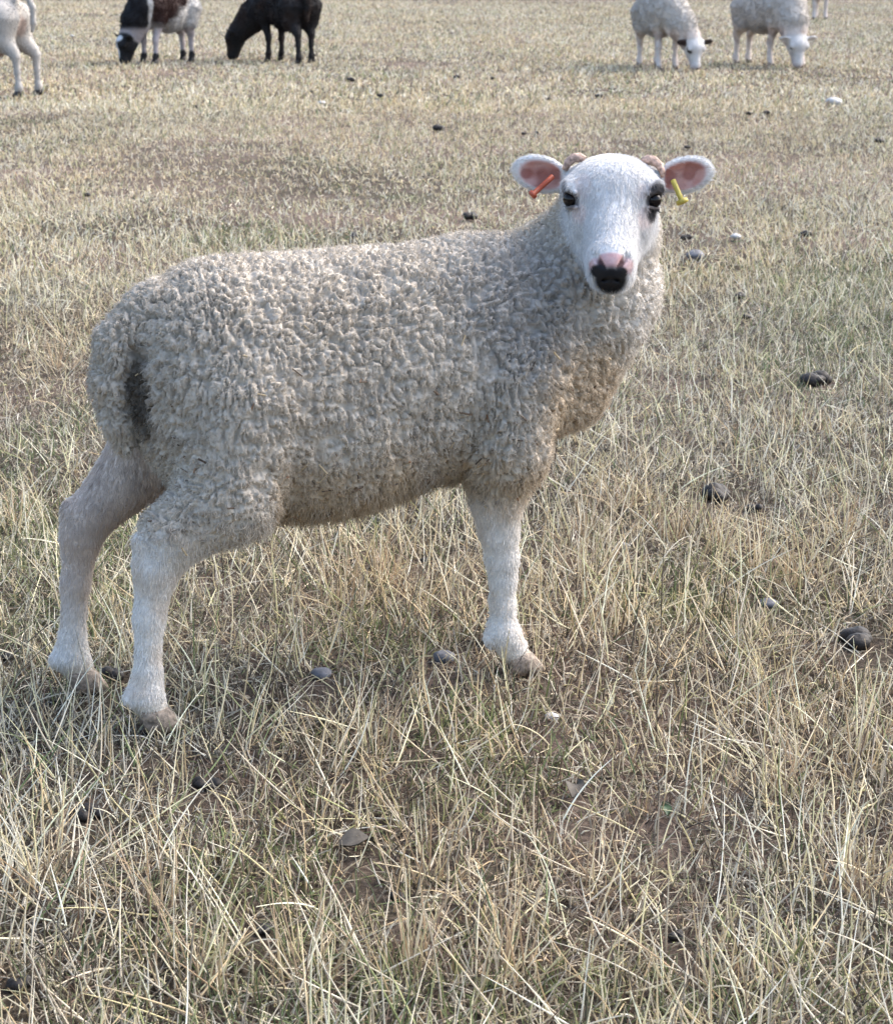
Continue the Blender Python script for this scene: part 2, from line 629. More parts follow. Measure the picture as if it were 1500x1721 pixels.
def build_sheep(P):
    """P holds the pose and coat of one sheep; returns its Empty."""
    root = bpy.data.objects.new('sheep', None)
    COL.objects.link(root)
    root.location = P['loc'] + (0.0,)
    root.rotation_euler = (0, 0, P['heading'])
    root.scale = (P.get('scale', 1.0),) * 3
    head = P['head']
    slim = P.get('slim', 0.0)

    def fn(p):
        d = torso_sdf(p, slim)
        for pts in P['legs']:
            d = smin(d, leg(p, pts), 0.026)
        for (a, b, ra, rb, k) in P['extra']:
            d = smin(d, leg(p, [tuple(a) + (ra,), tuple(b) + (rb,)]), k)
        d = smin(d, leg(p, P['neck']), 0.06)
        t = leg(p, P['tail'])
        d = smin(d, t, 0.012)
        return smin(d, head.sdf(p), 0.03)

    lo, hi = np.array(P['box'][0], float), np.array(P['box'][1], float)
    v, q = surface_nets(fn, lo, hi, P['res'])
    nrm = vertex_normals(v, q)
    hq = head.to(v)
    hd = sst(0.016, 0.003, head.sdf_q(hq))
    wool = P['wool'](v, hq, hd)
    # locks: strings of small knobs hanging in wavy columns with open partings between them, blockier on the haunch
    lock = P.get('lock', 0.0054)

    def warp(p, amt, fr, sd):
        return p + amt * (np.stack([fbm(p * fr, sd), fbm(p * fr, sd + 2), fbm(p * fr, sd + 4)], 1) - 0.5)

    def knobs(p):
        return warp(p, lock * 2.0, 0.25 / lock, 3) / (lock * V(1, 1, 1.25)), 1 / (lock * V(1, 1, 1.25))

    def ridged(p, size, seed):
        return np.abs(noise3(p / (lock * V(*size)), seed) - 0.5) * 2

    def partings(p):
        """0 in the cracks between the crimped ridges of the fleece, 1 on the ridges."""
        w = warp(p, lock * 5.0, 0.10 / lock, 11)
        a = sst(0.0, 0.30, ridged(w, (1.30, 1.30, 3.5), 52))              # long wavy cracks down the flank
        b = sst(0.0, 0.24, ridged(w + 3.1, (2.6, 2.6, 2.1), 57))          # rounder blocks
        hw = sst(0.45, 0.36, p[:, 2] + 0.1 * (noise3(p * 9, 58) - 0.5)) * sst(0.30, 0.22, p[:, 0])
        c = sst(0.0, 0.16, ridged(w + 7.7, (5.5, 5.5, 7.0), 59))          # a few deep partings
        return np.minimum(a * (1 - 0.75 * hw) + 0.75 * hw, b * (0.35 + 0.65 * hw) + (0.65 - 0.65 * hw)) * (0.45 + 0.55 * c)
    s, sc = knobs(v)
    f1, f2, c1 = voronoi(s, 40)
    part = partings(v)
    crimp = 0.5 * sst(0.0, 0.45, f2 - f1) + 0.5 * sst(0.0, 0.5, ridged(warp(v, lock, 0.3 / lock, 19), (0.95, 0.95, 1.2), 61))
    amp = P.get('amp', 0.0140) * (0.85 + 0.4 * sst(0.3, 0.7, noise3(v * 6, 77))) * (1 - 0.3 * sst(0.60, 0.68, v[:, 2]))
    soft = 1 - 0.6 * sst(0.34, 0.28, v[:, 2])
    disp = amp * soft * (part * 0.85 + crimp * 0.30 - 0.85) + 0.007 * (fbm(v * 14, 70) - 0.5)
    v2 = v + nrm * (disp * wool)[:, None]
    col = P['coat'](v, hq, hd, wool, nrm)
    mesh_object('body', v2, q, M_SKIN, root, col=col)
    nrm2 = vertex_normals(v2, q)

    def attr(tri, bc, a):
        return (a[tri] * (bc[..., None] if a.ndim > 1 else bc)).sum(1)
    # fleece
    N = P['fleece']
    if N:
        tri, bc = sample_faces(v2, q, np.clip(wool, 0, 1) + 1e-6, N)
        r0 = attr(tri, bc, v2)
        n0 = unit(attr(tri, bc, nrm))
        w0 = attr(tri, bc, wool)
        v0 = attr(tri, bc, v)
        s0, _ = knobs(v0)
        g1, g2, cc = voronoi(s0, 40)
        p0 = partings(v0)
        tow = (cc - s0) / sc
        tow -= n0 * (tow * n0).sum(1)[:, None]
        live = rng.random(N) < (0.03 + 0.97 * p0 ** 1.4) * (0.5 + 0.5 * sst(0.02, 0.30, g2 - g1))
        r0, n0, w0, tow, tri, bc, N = r0[live], n0[live], w0[live], tow[live], tri[live], bc[live], int(live.sum())
        L = P.get('fleece_len', 0.0065) * (0.5 + 0.9 * rng.random(N)) * (0.5 + 0.5 * w0) * (1 + 1.0 * sst(0.36, 0.29, r0[:, 2]))
        K = 4
        jit = rng.normal(size=(N, 3)) * 0.32
        hang = V(-0.12, 0, -0.55)
        d0 = unit(n0 + jit * 0.7 + hang * 0.35)
        d1 = unit(n0 * 0.4 + jit + hang)
        pts = np.zeros((N, K, 3))
        pts[:, 0] = r0 - n0 * 0.001
        for k in range(1, K):
            t = k / (K - 1)
            curl = rng.normal(size=(N, 3)) * 0.0008
            pts[:, k] = r0 + (d0 * (1 - t) + d1 * t) * (L * t)[:, None] + tow * 0.8 * t + curl
        rr = P.get('fibre', 0.00042)
        rad = np.stack([np.full(N, rr), np.full(N, rr), np.full(N, rr * 0.8), np.full(N, rr * 0.25)], 1)
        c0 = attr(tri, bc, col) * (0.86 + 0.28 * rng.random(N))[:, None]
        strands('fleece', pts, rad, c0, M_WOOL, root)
    if P.get('chaff'):
        N = P['chaff']
        tri, bc = sample_faces(v2, q, wool * sst(0.62, 0.35, v[:, 2]) * (nrm[:, 1] < 0.2) + 1e-7, N)
        r0, n0 = attr(tri, bc, v2), unit(attr(tri, bc, nrm))
        d = unit(rng.normal(size=(N, 3)) + V(0, 0, -0.4))
        d = unit(d - n0 * (d * n0).sum(1)[:, None] * 0.9)
        Lc = 0.004 + 0.018 * rng.random(N) ** 2
        pts = np.stack([r0 + n0 * 0.006 + d * (Lc * t)[:, None] for t in (-0.5, 0.0, 0.5)], 1)
        rad = np.tile((0.0006 + 0.0009 * rng.random(N))[:, None], (1, 3))
        strands('chaff', pts, rad, np.array([(0.07, 0.05, 0.035), (0.24, 0.14, 0.08), (0.40, 0.31, 0.19), (0.13, 0.09, 0.06)])[rng.integers(0, 4, N)], M_GRASS, root)
    # short coat on face and legs
    N = P['short']
    if N:
        ww = np.clip(1 - wool, 0, 1) * P['furry'](v, hq, hd) * sst(0.012, 0.04, v[:, 2]) + 1e-6
        tri, bc = sample_faces(v2, q, ww, N)
        r0 = attr(tri, bc, v2)
        n0 = unit(attr(tri, bc, nrm2))
        flow = default_flow(r0, head.to(r0), attr(tri, bc, hd), head)
        flow = unit(flow - n0 * (flow * n0).sum(1)[:, None] * 0.8)
        hm = attr(tri, bc, hd)
        L = P.get('short_len', 0.0085) * (0.5 + 0.8 * rng.random(N)) * (1.0 - 0.1 * hm - 0.15 * (np.abs(head.to(r0)[:, 0]) > 0.08) * hm) * np.where(r0[:, 2] < 0.05, 0.6, 1.0)
        jit = rng.normal(size=(N, 3)) * 0.22
        pts = np.zeros((N, 4, 3))
        for k in range(4):
            t = k / 3
            pts[:, k] = r0 + ((n0 * (0.55 - 0.25 * t)) + flow * (0.55 + 0.5 * t) + jit * t) * (L * t)[:, None]
        rr = P.get('fibre', 0.00042) * (1.25 - 0.5 * hm)
        rad = np.stack([rr, rr, rr * 0.7, rr * 0.2], 1)
        c0 = attr(tri, bc, col) * (0.88 + 0.24 * rng.random(N))[:, None]
        strands('short_coat', pts, rad, c0, M_HAIR, root)
    for s in (-1, 1):
        ball_mesh('eye', head.back((s * 0.0640, 0.0510, -0.0030)), 0.0122 * head.s, M_EYE, root)
    for (x, y, ang) in P['feet']:
        hoof_mesh(root, x - 0.002, y, 0.002, ang, P.get('hoof_mat', M_HOOF), 0.92)
    return root


def default_flow(r, hq, hd, head):
    """Hair lies down the legs, and down the face from the brow to the nose."""
    f = np.tile(V(-0.15, 0, -1.0), (len(r), 1))
    d = np.zeros((len(r), 3))
    d[:, 1] = 0.55
    d[:, 2] = -0.75
    d[:, 0] = hq[:, 0] * 6
    onear = np.abs(hq[:, 0]) > 0.082
    d[onear] = np.stack([np.sign(hq[onear, 0]), np.zeros(onear.sum()), np.zeros(onear.sum())], 1)
    inhead = hd[:, None]
    return f * (1 - inhead) + head.vec(d) * inhead


def mixc(c, col, w):
    return c * (1 - w[:, None]) + np.asarray(col) * w[:, None]


def blob(hq, c, r):
    d = np.linalg.norm((hq - np.asarray(c)) / np.asarray(r), axis=1)
    return 1 - sst(0.75, 1.15, d)


# ------------------------------------------------------------------ the ewe lamb in front
HEAD_ANG = math.radians(23)
HX, HY = -0.487, 2.83
to_cam = unit(V(-0.46, -0.886, 0.02))            # local direction from the head to the viewer
head1 = Head((0.752, -0.085, 0.733), to_cam, (0, 0, 1))
head1.o = head1.back((-0.010, 0, 0.006))


near_hind = [(0.185, -0.072, 0.46, 0.106), (0.148, -0.098, 0.345, 0.074), (0.066, -0.103, 0.292, 0.046), (0.038, -0.102, 0.245, 0.030),
             (0.024, -0.101, 0.17, 0.0190), (0.019, -0.101, 0.085, 0.0172), (0.014, -0.101, 0.055, 0.0225), (0.022, -0.101, 0.036, 0.0215)]
far_hind = [(0.170, 0.070, 0.45, 0.106), (0.085, 0.095, 0.360, 0.060), (-0.008, 0.100, 0.275, 0.034), (-0.024, 0.100, 0.24, 0.027),
            (-0.036, 0.100, 0.17, 0.0185), (-0.045, 0.100, 0.085, 0.0172), (-0.048, 0.100, 0.055, 0.0225), (-0.038, 0.100, 0.036, 0.0215)]
near_fore = [(0.590, -0.080, 0.46, 0.088), (0.582, -0.100, 0.365, 0.066), (0.571, -0.096, 0.29, 0.039), (0.577, -0.093, 0.235, 0.0275),
             (0.583, -0.091, 0.190, 0.0225), (0.585, -0.091, 0.155, 0.0175), (0.586, -0.091, 0.11, 0.0155), (0.586, -0.090, 0.070, 0.0220), (0.604, -0.090, 0.038, 0.0225)]
far_fore = [(0.590, 0.080, 0.45, 0.095), (0.60, 0.090, 0.355, 0.06), (0.625, 0.075, 0.29, 0.036), (0.640, 0.064, 0.235, 0.025),
            (0.648, 0.061, 0.185, 0.0185), (0.651, 0.056, 0.11, 0.013), (0.650, 0.055, 0.070, 0.017), (0.656, 0.055, 0.038, 0.017)]


def wool_mask(v, hd, near_lim, far_lim, fore_lim, slim=0.0):
    nz = 0.05 * (fbm(v * 18, 21) - 0.5)
    z = v[:, 2] + nz
    lim = np.where(v[:, 0] < 0.30, np.where(v[:, 1] < 0, near_lim - 0.3 * (v[:, 0] - 0.12), far_lim), fore_lim)
    w = sst(-0.02, 0.055, z - lim)
    w = np.maximum(w, sst(0.02, 0.004, torso_sdf(v, slim) + nz * 0.3) * np.where((v[:, 0] < 0.2) & (v[:, 2] < 0.40), 0.0, 1.0))
    return w * (1 - hd)


def wool1(v, hq, hd):
    w = wool_mask(v, hd, 0.250, 0.385, 0.258)
    inner = (v[:, 0] < 0.12) & (v[:, 1] > 0.0) & (v[:, 2] < 0.39)     # the inner side of the far thigh is bare
    return np.where(inner, 0.0, w)


def coat1(v, hq, hd, wool, n):
    lowf = fbm(v * 5, 31)
    c = np.tile(V(0.46, 0.405, 0.335), (len(v), 1))
    c *= (0.86 + 0.28 * fbm(v * 40, 33))[:, None]
    # greyer fleece and painted-in shade behind the neck and over the shoulder, tan on brisket and belly
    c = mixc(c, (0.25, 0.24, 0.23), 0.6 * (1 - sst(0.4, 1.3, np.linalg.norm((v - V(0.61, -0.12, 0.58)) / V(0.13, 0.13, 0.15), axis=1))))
    c = mixc(c, (0.42, 0.31, 0.19), 0.7 * sst(0.42, 0.30, v[:, 2] + 0.12 * (lowf - 0.5)) * sst(0.42, 0.62, fbm(v * 9, 35) + 0.12) * (v[:, 0] > 0.2))
    c = mixc(c, (0.47, 0.34, 0.20), 0.45 * (1 - sst(0.5, 1.2, np.linalg.norm((v - V(0.70, -0.10, 0.44)) / V(0.12, 0.14, 0.10), axis=1))))
    c = mixc(c, (0.60, 0.555, 0.495), 0.9 * sst(0.47, 0.60, v[:, 2] + (v[:, 0] - 0.75) * 0.8) * sst(0.69, 0.76, v[:, 0]))
    # dung stain plus painted shade in the cleft by the tail, and specks on the fleece
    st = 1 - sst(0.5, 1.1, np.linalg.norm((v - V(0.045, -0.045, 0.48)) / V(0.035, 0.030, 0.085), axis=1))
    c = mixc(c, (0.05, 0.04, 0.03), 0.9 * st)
    sp = sst(0.74, 0.78, fbm(v * 110, 37, 2)) * sst(0.50, 0.38, v[:, 2])
    c = mixc(c, (0.10, 0.07, 0.045), 0.7 * sp)
    # legs
    lg = (1 - wool) * (1 - hd)
    low = sst(0.30, 0.19, v[:, 2] + 0.03 * (lowf - 0.5))
    c = mixc(c, (0.56, 0.505, 0.435), lg)
    c = mixc(c, (0.68, 0.64, 0.59), lg * low)
    c = mixc(c, (0.70, 0.675, 0.64), lg * 0.7 * sst(0.0, -0.6, n[:, 0]))  # rim light painted into the rear-facing sides of the legs
    c = mixc(c, (0.58, 0.48, 0.38), lg * sst(0.5, 0.7, fbm(v * 26, 39) + 0.02) * 0.45)
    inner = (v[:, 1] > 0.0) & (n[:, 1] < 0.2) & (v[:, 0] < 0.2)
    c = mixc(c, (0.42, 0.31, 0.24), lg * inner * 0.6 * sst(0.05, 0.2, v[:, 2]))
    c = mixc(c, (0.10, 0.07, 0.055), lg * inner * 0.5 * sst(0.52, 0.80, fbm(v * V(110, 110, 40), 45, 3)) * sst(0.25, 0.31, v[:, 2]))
    c = mixc(c, (0.50, 0.43, 0.32), lg * 0.6 * sst(0.06, 0.02, v[:, 2]))
    # head
    c = mixc(c, (0.645, 0.63, 0.615), hd)
    c = mixc(c, (0.74, 0.60, 0.56), hd * 0.55 * np.maximum(blob(hq, (-0.055, 0.072, -0.026), (0.018, 0.03, 0.018)), blob(hq, (0.053, 0.075, -0.02), (0.016, 0.03, 0.016))))
    c = mixc(c, (0.74, 0.62, 0.58), hd * 0.4 * np.maximum(blob(hq, (-0.05, 0.07, 0.012), (0.016, 0.03, 0.012)), blob(hq, (0.045, 0.07, 0.02), (0.014, 0.03, 0.02))))
    # dark patch round the left eye, dark lids
    c = mixc(c, (0.045, 0.042, 0.045), hd * np.maximum(blob(hq, (-0.068, 0.055, 0.006), (0.016, 0.034, 0.020)), blob(hq, (-0.065, 0.060, -0.020), (0.012, 0.03, 0.016))))
    for s in (-1, 1):
        c = mixc(c, (0.05, 0.045, 0.045), hd * 0.9 * blob(hq, (s * 0.068, 0.060, -0.003), (0.019, 0.026, 0.0165)))
    c = mixc(c, (0.12, 0.115, 0.12), hd * 0.8 * blob(hq, (0.072, 0.045, 0.014), (0.008, 0.02, 0.012)))
    # muzzle: pink bridge, black lips
    bl = blob(hq, (0, 0.160, -0.112), (0.0300, 0.040, 0.0270))
    bl = np.maximum(bl, blob(hq, (0.018, 0.160, -0.096), (0.017, 0.03, 0.012)))
    bl = np.maximum(bl, blob(hq, (-0.015, 0.160, -0.098), (0.012, 0.03, 0.011)))
    pk = np.maximum(blob(hq, (0, 0.168, -0.078), (0.027, 0.03, 0.0115)), 0.8 * np.maximum(blob(hq, (0.024, 0.152, -0.086), (0.010, 0.03, 0.010)), blob(hq, (-0.024, 0.152, -0.087), (0.010, 0.03, 0.013))))
    c = mixc(c, (0.52, 0.285, 0.28), hd * pk * (0.7 + 0.3 * noise3(v * 140, 48)))
    for s in (-1, 1):
        sl = sst(0.0055, 0.003, sd_cone(hq, (s * 0.011, 0.160, -0.089), (s * 0.027, 0.152, -0.070), 0.0, 0.001) * np.where(np.abs(hq[:, 1] - 0.155) < 0.03, 1, 9))
        c = mixc(c, (0.05, 0.018, 0.02), hd * 0.95 * sl)
    c = mixc(c, (0.012, 0.012, 0.014), hd * bl)
    # inside of the ears
    for s in (-1, 1):
        R = head1.ear_axes(s)
        e = (hq - V(s * 0.111, -0.012, 0.028)) @ R
        inside = sst(0.078, 0.086, np.abs(hq[:, 0])) * (1 - sst(0.8, 1.05, np.linalg.norm(e[:, [0, 2]] / V(0.040, 0.0235), axis=1))) * (e[:, 1] > -0.006)
        c = mixc(c, (0.40, 0.18, 0.145), inside * (0.75 + 0.25 * noise3(v * 90, 44)))
        c = mixc(c, (0.22, 0.07, 0.055), inside * 0.7 * sst(0.5, 0.7, noise3(v * 60, 46)))
    return c


def furry1(v, hq, hd):
    f = np.ones(len(v))
    f *= 1 - np.maximum(blob(hq, (0, 0.165, -0.095), (0.036, 0.045, 0.040)), 0)
    for s in (-1, 1):
        f *= 1 - blob(hq, (s * 0.068, 0.060, -0.002), (0.020, 0.030, 0.017))
        R = head1.ear_axes(s)
        e = (hq - V(s * 0.111, -0.012, 0.028)) @ R
        f *= np.where((np.linalg.norm(e[:, [0, 2]] / V(0.040, 0.0235), axis=1) < 0.95) & (e[:, 1] > -0.006), 0.06, 1)
    return f * np.where(hd > 0.5, 1.5, 1.0)


lamb = build_sheep(dict(
    loc=(HX, HY), heading=HEAD_ANG, head=head1, res=0.0025, box=((-0.14, -0.36, 0.0), (1.06, 0.25, 0.86)),
    legs=[near_hind, far_hind, near_fore, far_fore],
    neck=[(0.64, 0.0, 0.52, 0.145), (0.730, -0.02, 0.59, 0.115), (0.772, -0.045, 0.68, 0.083)],
    tail=[(0.080, 0.0, 0.60, 0.042), (0.026, -0.002, 0.555, 0.035), (0.012, -0.004, 0.50, 0.030), (0.014, -0.004, 0.445, 0.023), (0.024, 0.0, 0.40, 0.014)],
    extra=[((0.60, -0.03, 0.41), (0.72, -0.01, 0.43), 0.06, 0.06, 0.05), ((0.745, -0.01, 0.462), (0.79, -0.03, 0.58), 0.066, 0.076, 0.06),
           ((0.020, -0.102, 0.284), (0.030, -0.102, 0.255), 0.015, 0.019, 0.02), ((-0.036, 0.100, 0.284), (-0.030, 0.100, 0.255), 0.014, 0.018, 0.025),
           ((-0.006, -0.101, 0.052), (0.008, -0.101, 0.062), 0.012, 0.016, 0.01), ((-0.070, 0.100, 0.052), (-0.055, 0.100, 0.062), 0.012, 0.016, 0.01),
           ((0.566, -0.090, 0.062), (0.580, -0.090, 0.075), 0.011, 0.015, 0.01)],
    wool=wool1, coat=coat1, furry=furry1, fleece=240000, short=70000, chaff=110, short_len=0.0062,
    feet=[(0.030, -0.101, 0.0), (-0.031, 0.100, 0.0), (0.618, -0.090, -0.1), (0.655, 0.055, 0.0)]))
tag(lamb, 'cream-fleeced young sheep with white face and two ear tags looking at the viewer', 'sheep', 'sheep in the pasture')

for s in (-1, 1):
    hp = [(s * 0.046, -0.002, 0.047), (s * 0.055, -0.002, 0.051), (s * 0.064, 0.000, 0.050), (s * 0.073, 0.002, 0.043), (s * 0.078, 0.005, 0.034), (s * 0.078, 0.008, 0.026)]
    if s > 0:
        hp = [(a * 0.97, b, c * 1.06) for a, b, c in hp[:5]]
    tube_mesh('horn', [head1.back(p) for p in hp], [0.006, 0.0074, 0.0070, 0.0060, 0.0046, 0.002][:len(hp)], M_HORN, lamb, 16, 0.10)


def ear_tag(a, b, f, mat, label, flap):
    d = unit(np.asarray(b) - np.asarray(a))
    a, b = np.asarray(a, float), np.asarray(b, float)
    path = [a - d * 0.001, a, a + (b - a) * 0.5, b - d * 0.006, b - d * 0.0055, b, b + d * 0.001]
    o = tube_mesh('ear_tag', [head1.back(p) for p in path], [0.002, 0.0042, 0.0040, 0.0040, flap, flap, flap * 0.6], mat, lamb, 12)
    o['label'] = label
    return o


ear_tag((0.094, 0.004, 0.026), (0.127, 0.014, -0.002), 0, M_ORANGE, 'orange rod ear tag', 0.0068)
ear_tag((-0.095, 0.004, 0.022), (-0.111, 0.014, -0.011), 0, M_YELLOW, 'yellow ear tag with a round button', 0.0092)

# ------------------------------------------------------------------ the flock behind


def grazing_legs(fx, hx, bare=0.0):
    """fx: x of near (right) and far fore feet, hx: of near and far hind feet."""
    out, feet = [], []
    for y, x in ((-0.085, hx[0]), (0.085, hx[1])):
        k = 1 if y > 0 else -1
        out.append([(0.140, k * 0.075, 0.45, 0.120), (0.125 + x * 0.3, k * 0.090, 0.345, 0.080), (x + 0.025, y * 1.05, 0.268, 0.036), (x + 0.006, y * 1.05, 0.24, 0.027),
                    (x + 0.004, y, 0.15, 0.018), (x, y, 0.075, 0.017), (x - 0.004, y, 0.055, 0.022), (x + 0.008, y, 0.028, 0.021)])
        feet.append((x + 0.006, y, 0.0))
    for y, x in ((-0.08, fx[0]), (0.08, fx[1])):
        k = 1 if y > 0 else -1
        out.append([(0.58, k * 0.080, 0.46, 0.10), (0.585, k * 0.09, 0.365, 0.068), (0.585 + (x - 0.6) * 0.2, y * 1.05, 0.30, 0.036), (x - 0.022, y, 0.205, 0.022),
                    (x - 0.021, y, 0.185, 0.021), (x - 0.022, y, 0.11, 0.016), (x - 0.018, y, 0.072, 0.021), (x, y, 0.032, 0.021)])
        feet.append((x, y, 0.0))
    return out, feet


def flock_sheep(label, u, v, anchor, heading, scale, head, neck, legs_x, tail, coat, wool=None, slim=0.0, hoof=M_HOOFD, extra=(), res=0.010, fleece=26000, fl=0.012, amp=0.007):
    """Stands so that the point 'anchor' (x, y of its own ground plan) lies at the photographed ground point."""
    legs, feet = grazing_legs(*legs_x)
    gx, gy = pix_ground(u, v)
    ca, sa = math.cos(heading), math.sin(heading)
    ax, ay = anchor[0] * scale, anchor[1] * scale
    o = build_sheep(dict(
        loc=(gx - ax * ca + ay * sa, gy - ax * sa - ay * ca), heading=heading, scale=scale, head=head, res=res,
        box=((-0.22, -0.40, -0.02), (1.25, 0.40, 0.95)), legs=legs, feet=feet, neck=neck, tail=tail, extra=list(extra),
        wool=wool or (lambda p, hq, hd: wool_mask(p, hd, 0.30, 0.30, 0.31, slim)), coat=coat, furry=lambda p, hq, hd: np.ones(len(p)),
        fleece=fleece, short=9000, lock=0.015, amp=amp, fleece_len=fl, short_len=0.010, fibre=0.0016, hoof_mat=hoof, slim=slim))
    return tag(o, label, 'sheep', 'sheep in the pasture')


def down_head(x, y, z, yaw, pitch, scale=1.0, flop=0.0):
    f = V(math.cos(yaw) * math.cos(pitch), math.sin(yaw) * math.cos(pitch), -math.sin(pitch))
    u = V(math.cos(yaw) * math.sin(pitch), math.sin(yaw) * math.sin(pitch), math.cos(pitch))
    return Head((x, y, z), f, u, scale, flop)


def graze_neck(hx, hy, hz):
    return [(0.63, 0.0, 0.50, 0.150), (0.63 + (hx - 0.63) * 0.5, hy * 0.45, 0.5 + (hz - 0.5) * 0.45, 0.128), (hx - 0.05, hy * 0.9, hz + 0.035, 0.092)]


HANG_TAIL = [(0.065, 0.0, 0.60, 0.042), (0.020, 0.0, 0.53, 0.036), (0.016, 0.0, 0.44, 0.030), (0.024, 0.0, 0.36, 0.018)]


def coat_black(v, hq, hd, wool, n):
    c = np.tile(V(0.016, 0.014, 0.014), (len(v), 1))
    c = mixc(c, (0.035, 0.022, 0.017), 0.6 * sst(0.45, 0.65, fbm(v * 8, 3)))
    c = mixc(c, (0.30, 0.30, 0.29), np.maximum(blob(hq, (0.0, 0.035, 0.05), (0.03, 0.02, 0.012)), blob(hq, (0.066, 0.055, 0.012), (0.014, 0.02, 0.008))))
    return c


def coat_patched(v, hq, hd, wool, n):
    c = np.tile(V(0.42, 0.40, 0.375), (len(v), 1)) * (0.9 + 0.2 * fbm(v * 30, 5))[:, None]
    w = 0.06 * (np.stack([fbm(v * 9, 6), fbm(v * 9, 7), fbm(v * 9, 8)], 1) - 0.5)
    q = v + w
    dark = np.maximum(blob(q, (0.55, 0.06, 0.50), (0.22, 0.34, 0.20)), blob(q, (0.34, 0.10, 0.60), (0.15, 0.24, 0.15)))
    neck = sst(0.725, 0.745, q[:, 0]) * sst(1.0, 0.97, q[:, 0]) * sst(0.20, 0.27, q[:, 2])
    c = mixc(c, (0.028, 0.014, 0.012), dark * (v[:, 0] < 0.70))
    c = mixc(c, (0.012, 0.011, 0.012), neck * (1 - hd))
    lg = (1 - wool) * (1 - hd)
    c = mixc(c, (0.40, 0.36, 0.36), lg * sst(0.33, 0.28, v[:, 2]))
    c = mixc(c, (0.02, 0.018, 0.018), lg * sst(0.105, 0.085, v[:, 2]))
    c = mixc(c, (0.014, 0.013, 0.014), hd)
    c = mixc(c, (0.62, 0.62, 0.62), hd * np.maximum(blob(hq, (0.0, 0.02, 0.05), (0.05, 0.03, 0.018)), blob(hq, (0.0, 0.08, 0.0), (0.012, 0.09, 0.06))))
    c = mixc(c, (0.45, 0.42, 0.40), hd * blob(hq, (0, 0.15, -0.1), (0.03, 0.03, 0.03)))
    return c


def coat_white(dark_eye=False, dark_tail=False, warm=0.0):
    def fn(v, hq, hd, wool, n):
        c = np.tile(V(0.42 + warm, 0.385, 0.345 - warm), (len(v), 1)) * (0.88 + 0.24 * fbm(v * 24, 15))[:, None]
        lg = (1 - wool) * (1 - hd)
        c = mixc(c, (0.62, 0.55, 0.50), lg)
        c = mixc(c, (0.30, 0.21, 0.16), lg * 0.6 * sst(0.5, 0.65, fbm(v * 15, 16)) * sst(0.1, 0.25, v[:, 2]))
        c = mixc(c, (0.58, 0.555, 0.53), hd)
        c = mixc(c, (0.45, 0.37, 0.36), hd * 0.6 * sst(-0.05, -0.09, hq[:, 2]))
        if dark_eye:
            ear = (np.abs(hq[:, 0]) > 0.078) * hd
            c = mixc(c, (0.055, 0.04, 0.035), ear)
            c = mixc(c, (0.03, 0.028, 0.03), hd * blob(hq, (0.060, 0.055, -0.003), (0.022, 0.035, 0.020)))
            c = mixc(c, (0.03, 0.028, 0.03), hd * blob(hq, (-0.01, 0.165, -0.10), (0.022, 0.03, 0.024)))
        if dark_tail:
            c = mixc(c, (0.03, 0.028, 0.028), blob(v, (0.01, 0.0, 0.47), (0.07, 0.06, 0.11)))
        return c
    return fn


R_ = math.radians
flock_sheep('black sheep grazing with its head down, next to the brown and white patched one', 486, 104, (0.33, 0.0), R_(124), 1.14,
            down_head(0.88, 0.22, 0.21, 0.85, R_(46), 1.12), graze_neck(0.88, 0.22, 0.21), ((0.62, 0.56), (0.10, 0.02)), HANG_TAIL, coat_black)
flock_sheep('brown and white patched sheep with dark head grazing', 286, 104, (0.32, 0.0), R_(240), 1.10,
            down_head(0.80, -0.10, 0.20, -0.5, R_(48), 1.12), graze_neck(0.80, -0.10, 0.20), ((0.60, 0.64), (0.02, 0.12)), HANG_TAIL, coat_patched)
flock_sheep('white sheep with dark ears and a dark patch on one eye grazing toward the viewer', 1106, 113, (0.34, 0.0), R_(-79), 1.08,
            down_head(0.82, 0.16, 0.205, 0.10, R_(42), 1.08, 0.12), graze_neck(0.82, 0.16, 0.205), ((0.62, 0.57), (0.05, 0.0)), HANG_TAIL, coat_white(True), hoof=M_HOOF)
flock_sheep('white sheep with a pale face grazing, one foreleg stepped forward', 1286, 109, (0.36, 0.0), R_(-64), 1.14,
            down_head(0.82, -0.02, 0.205, -0.2, R_(46), 1.08, 0.1), graze_neck(0.82, -0.02, 0.205), ((0.55, 0.76), (0.05, -0.02)), HANG_TAIL, coat_white(False, True), hoof=M_HOOF)
flock_sheep('pale sheep far back of which only the legs are in view', 1377, 32, (0.60, 0.0), R_(-86), 1.12,
            down_head(0.84, 0.0, 0.62, 0.0, R_(5)), [(0.63, 0.0, 0.53, 0.150), (0.72, 0.0, 0.58, 0.12), (0.79, 0.0, 0.63, 0.085)], ((0.62, 0.60), (0.02, 0.04)),
            HANG_TAIL, coat_white(), res=0.016, fleece=9000)
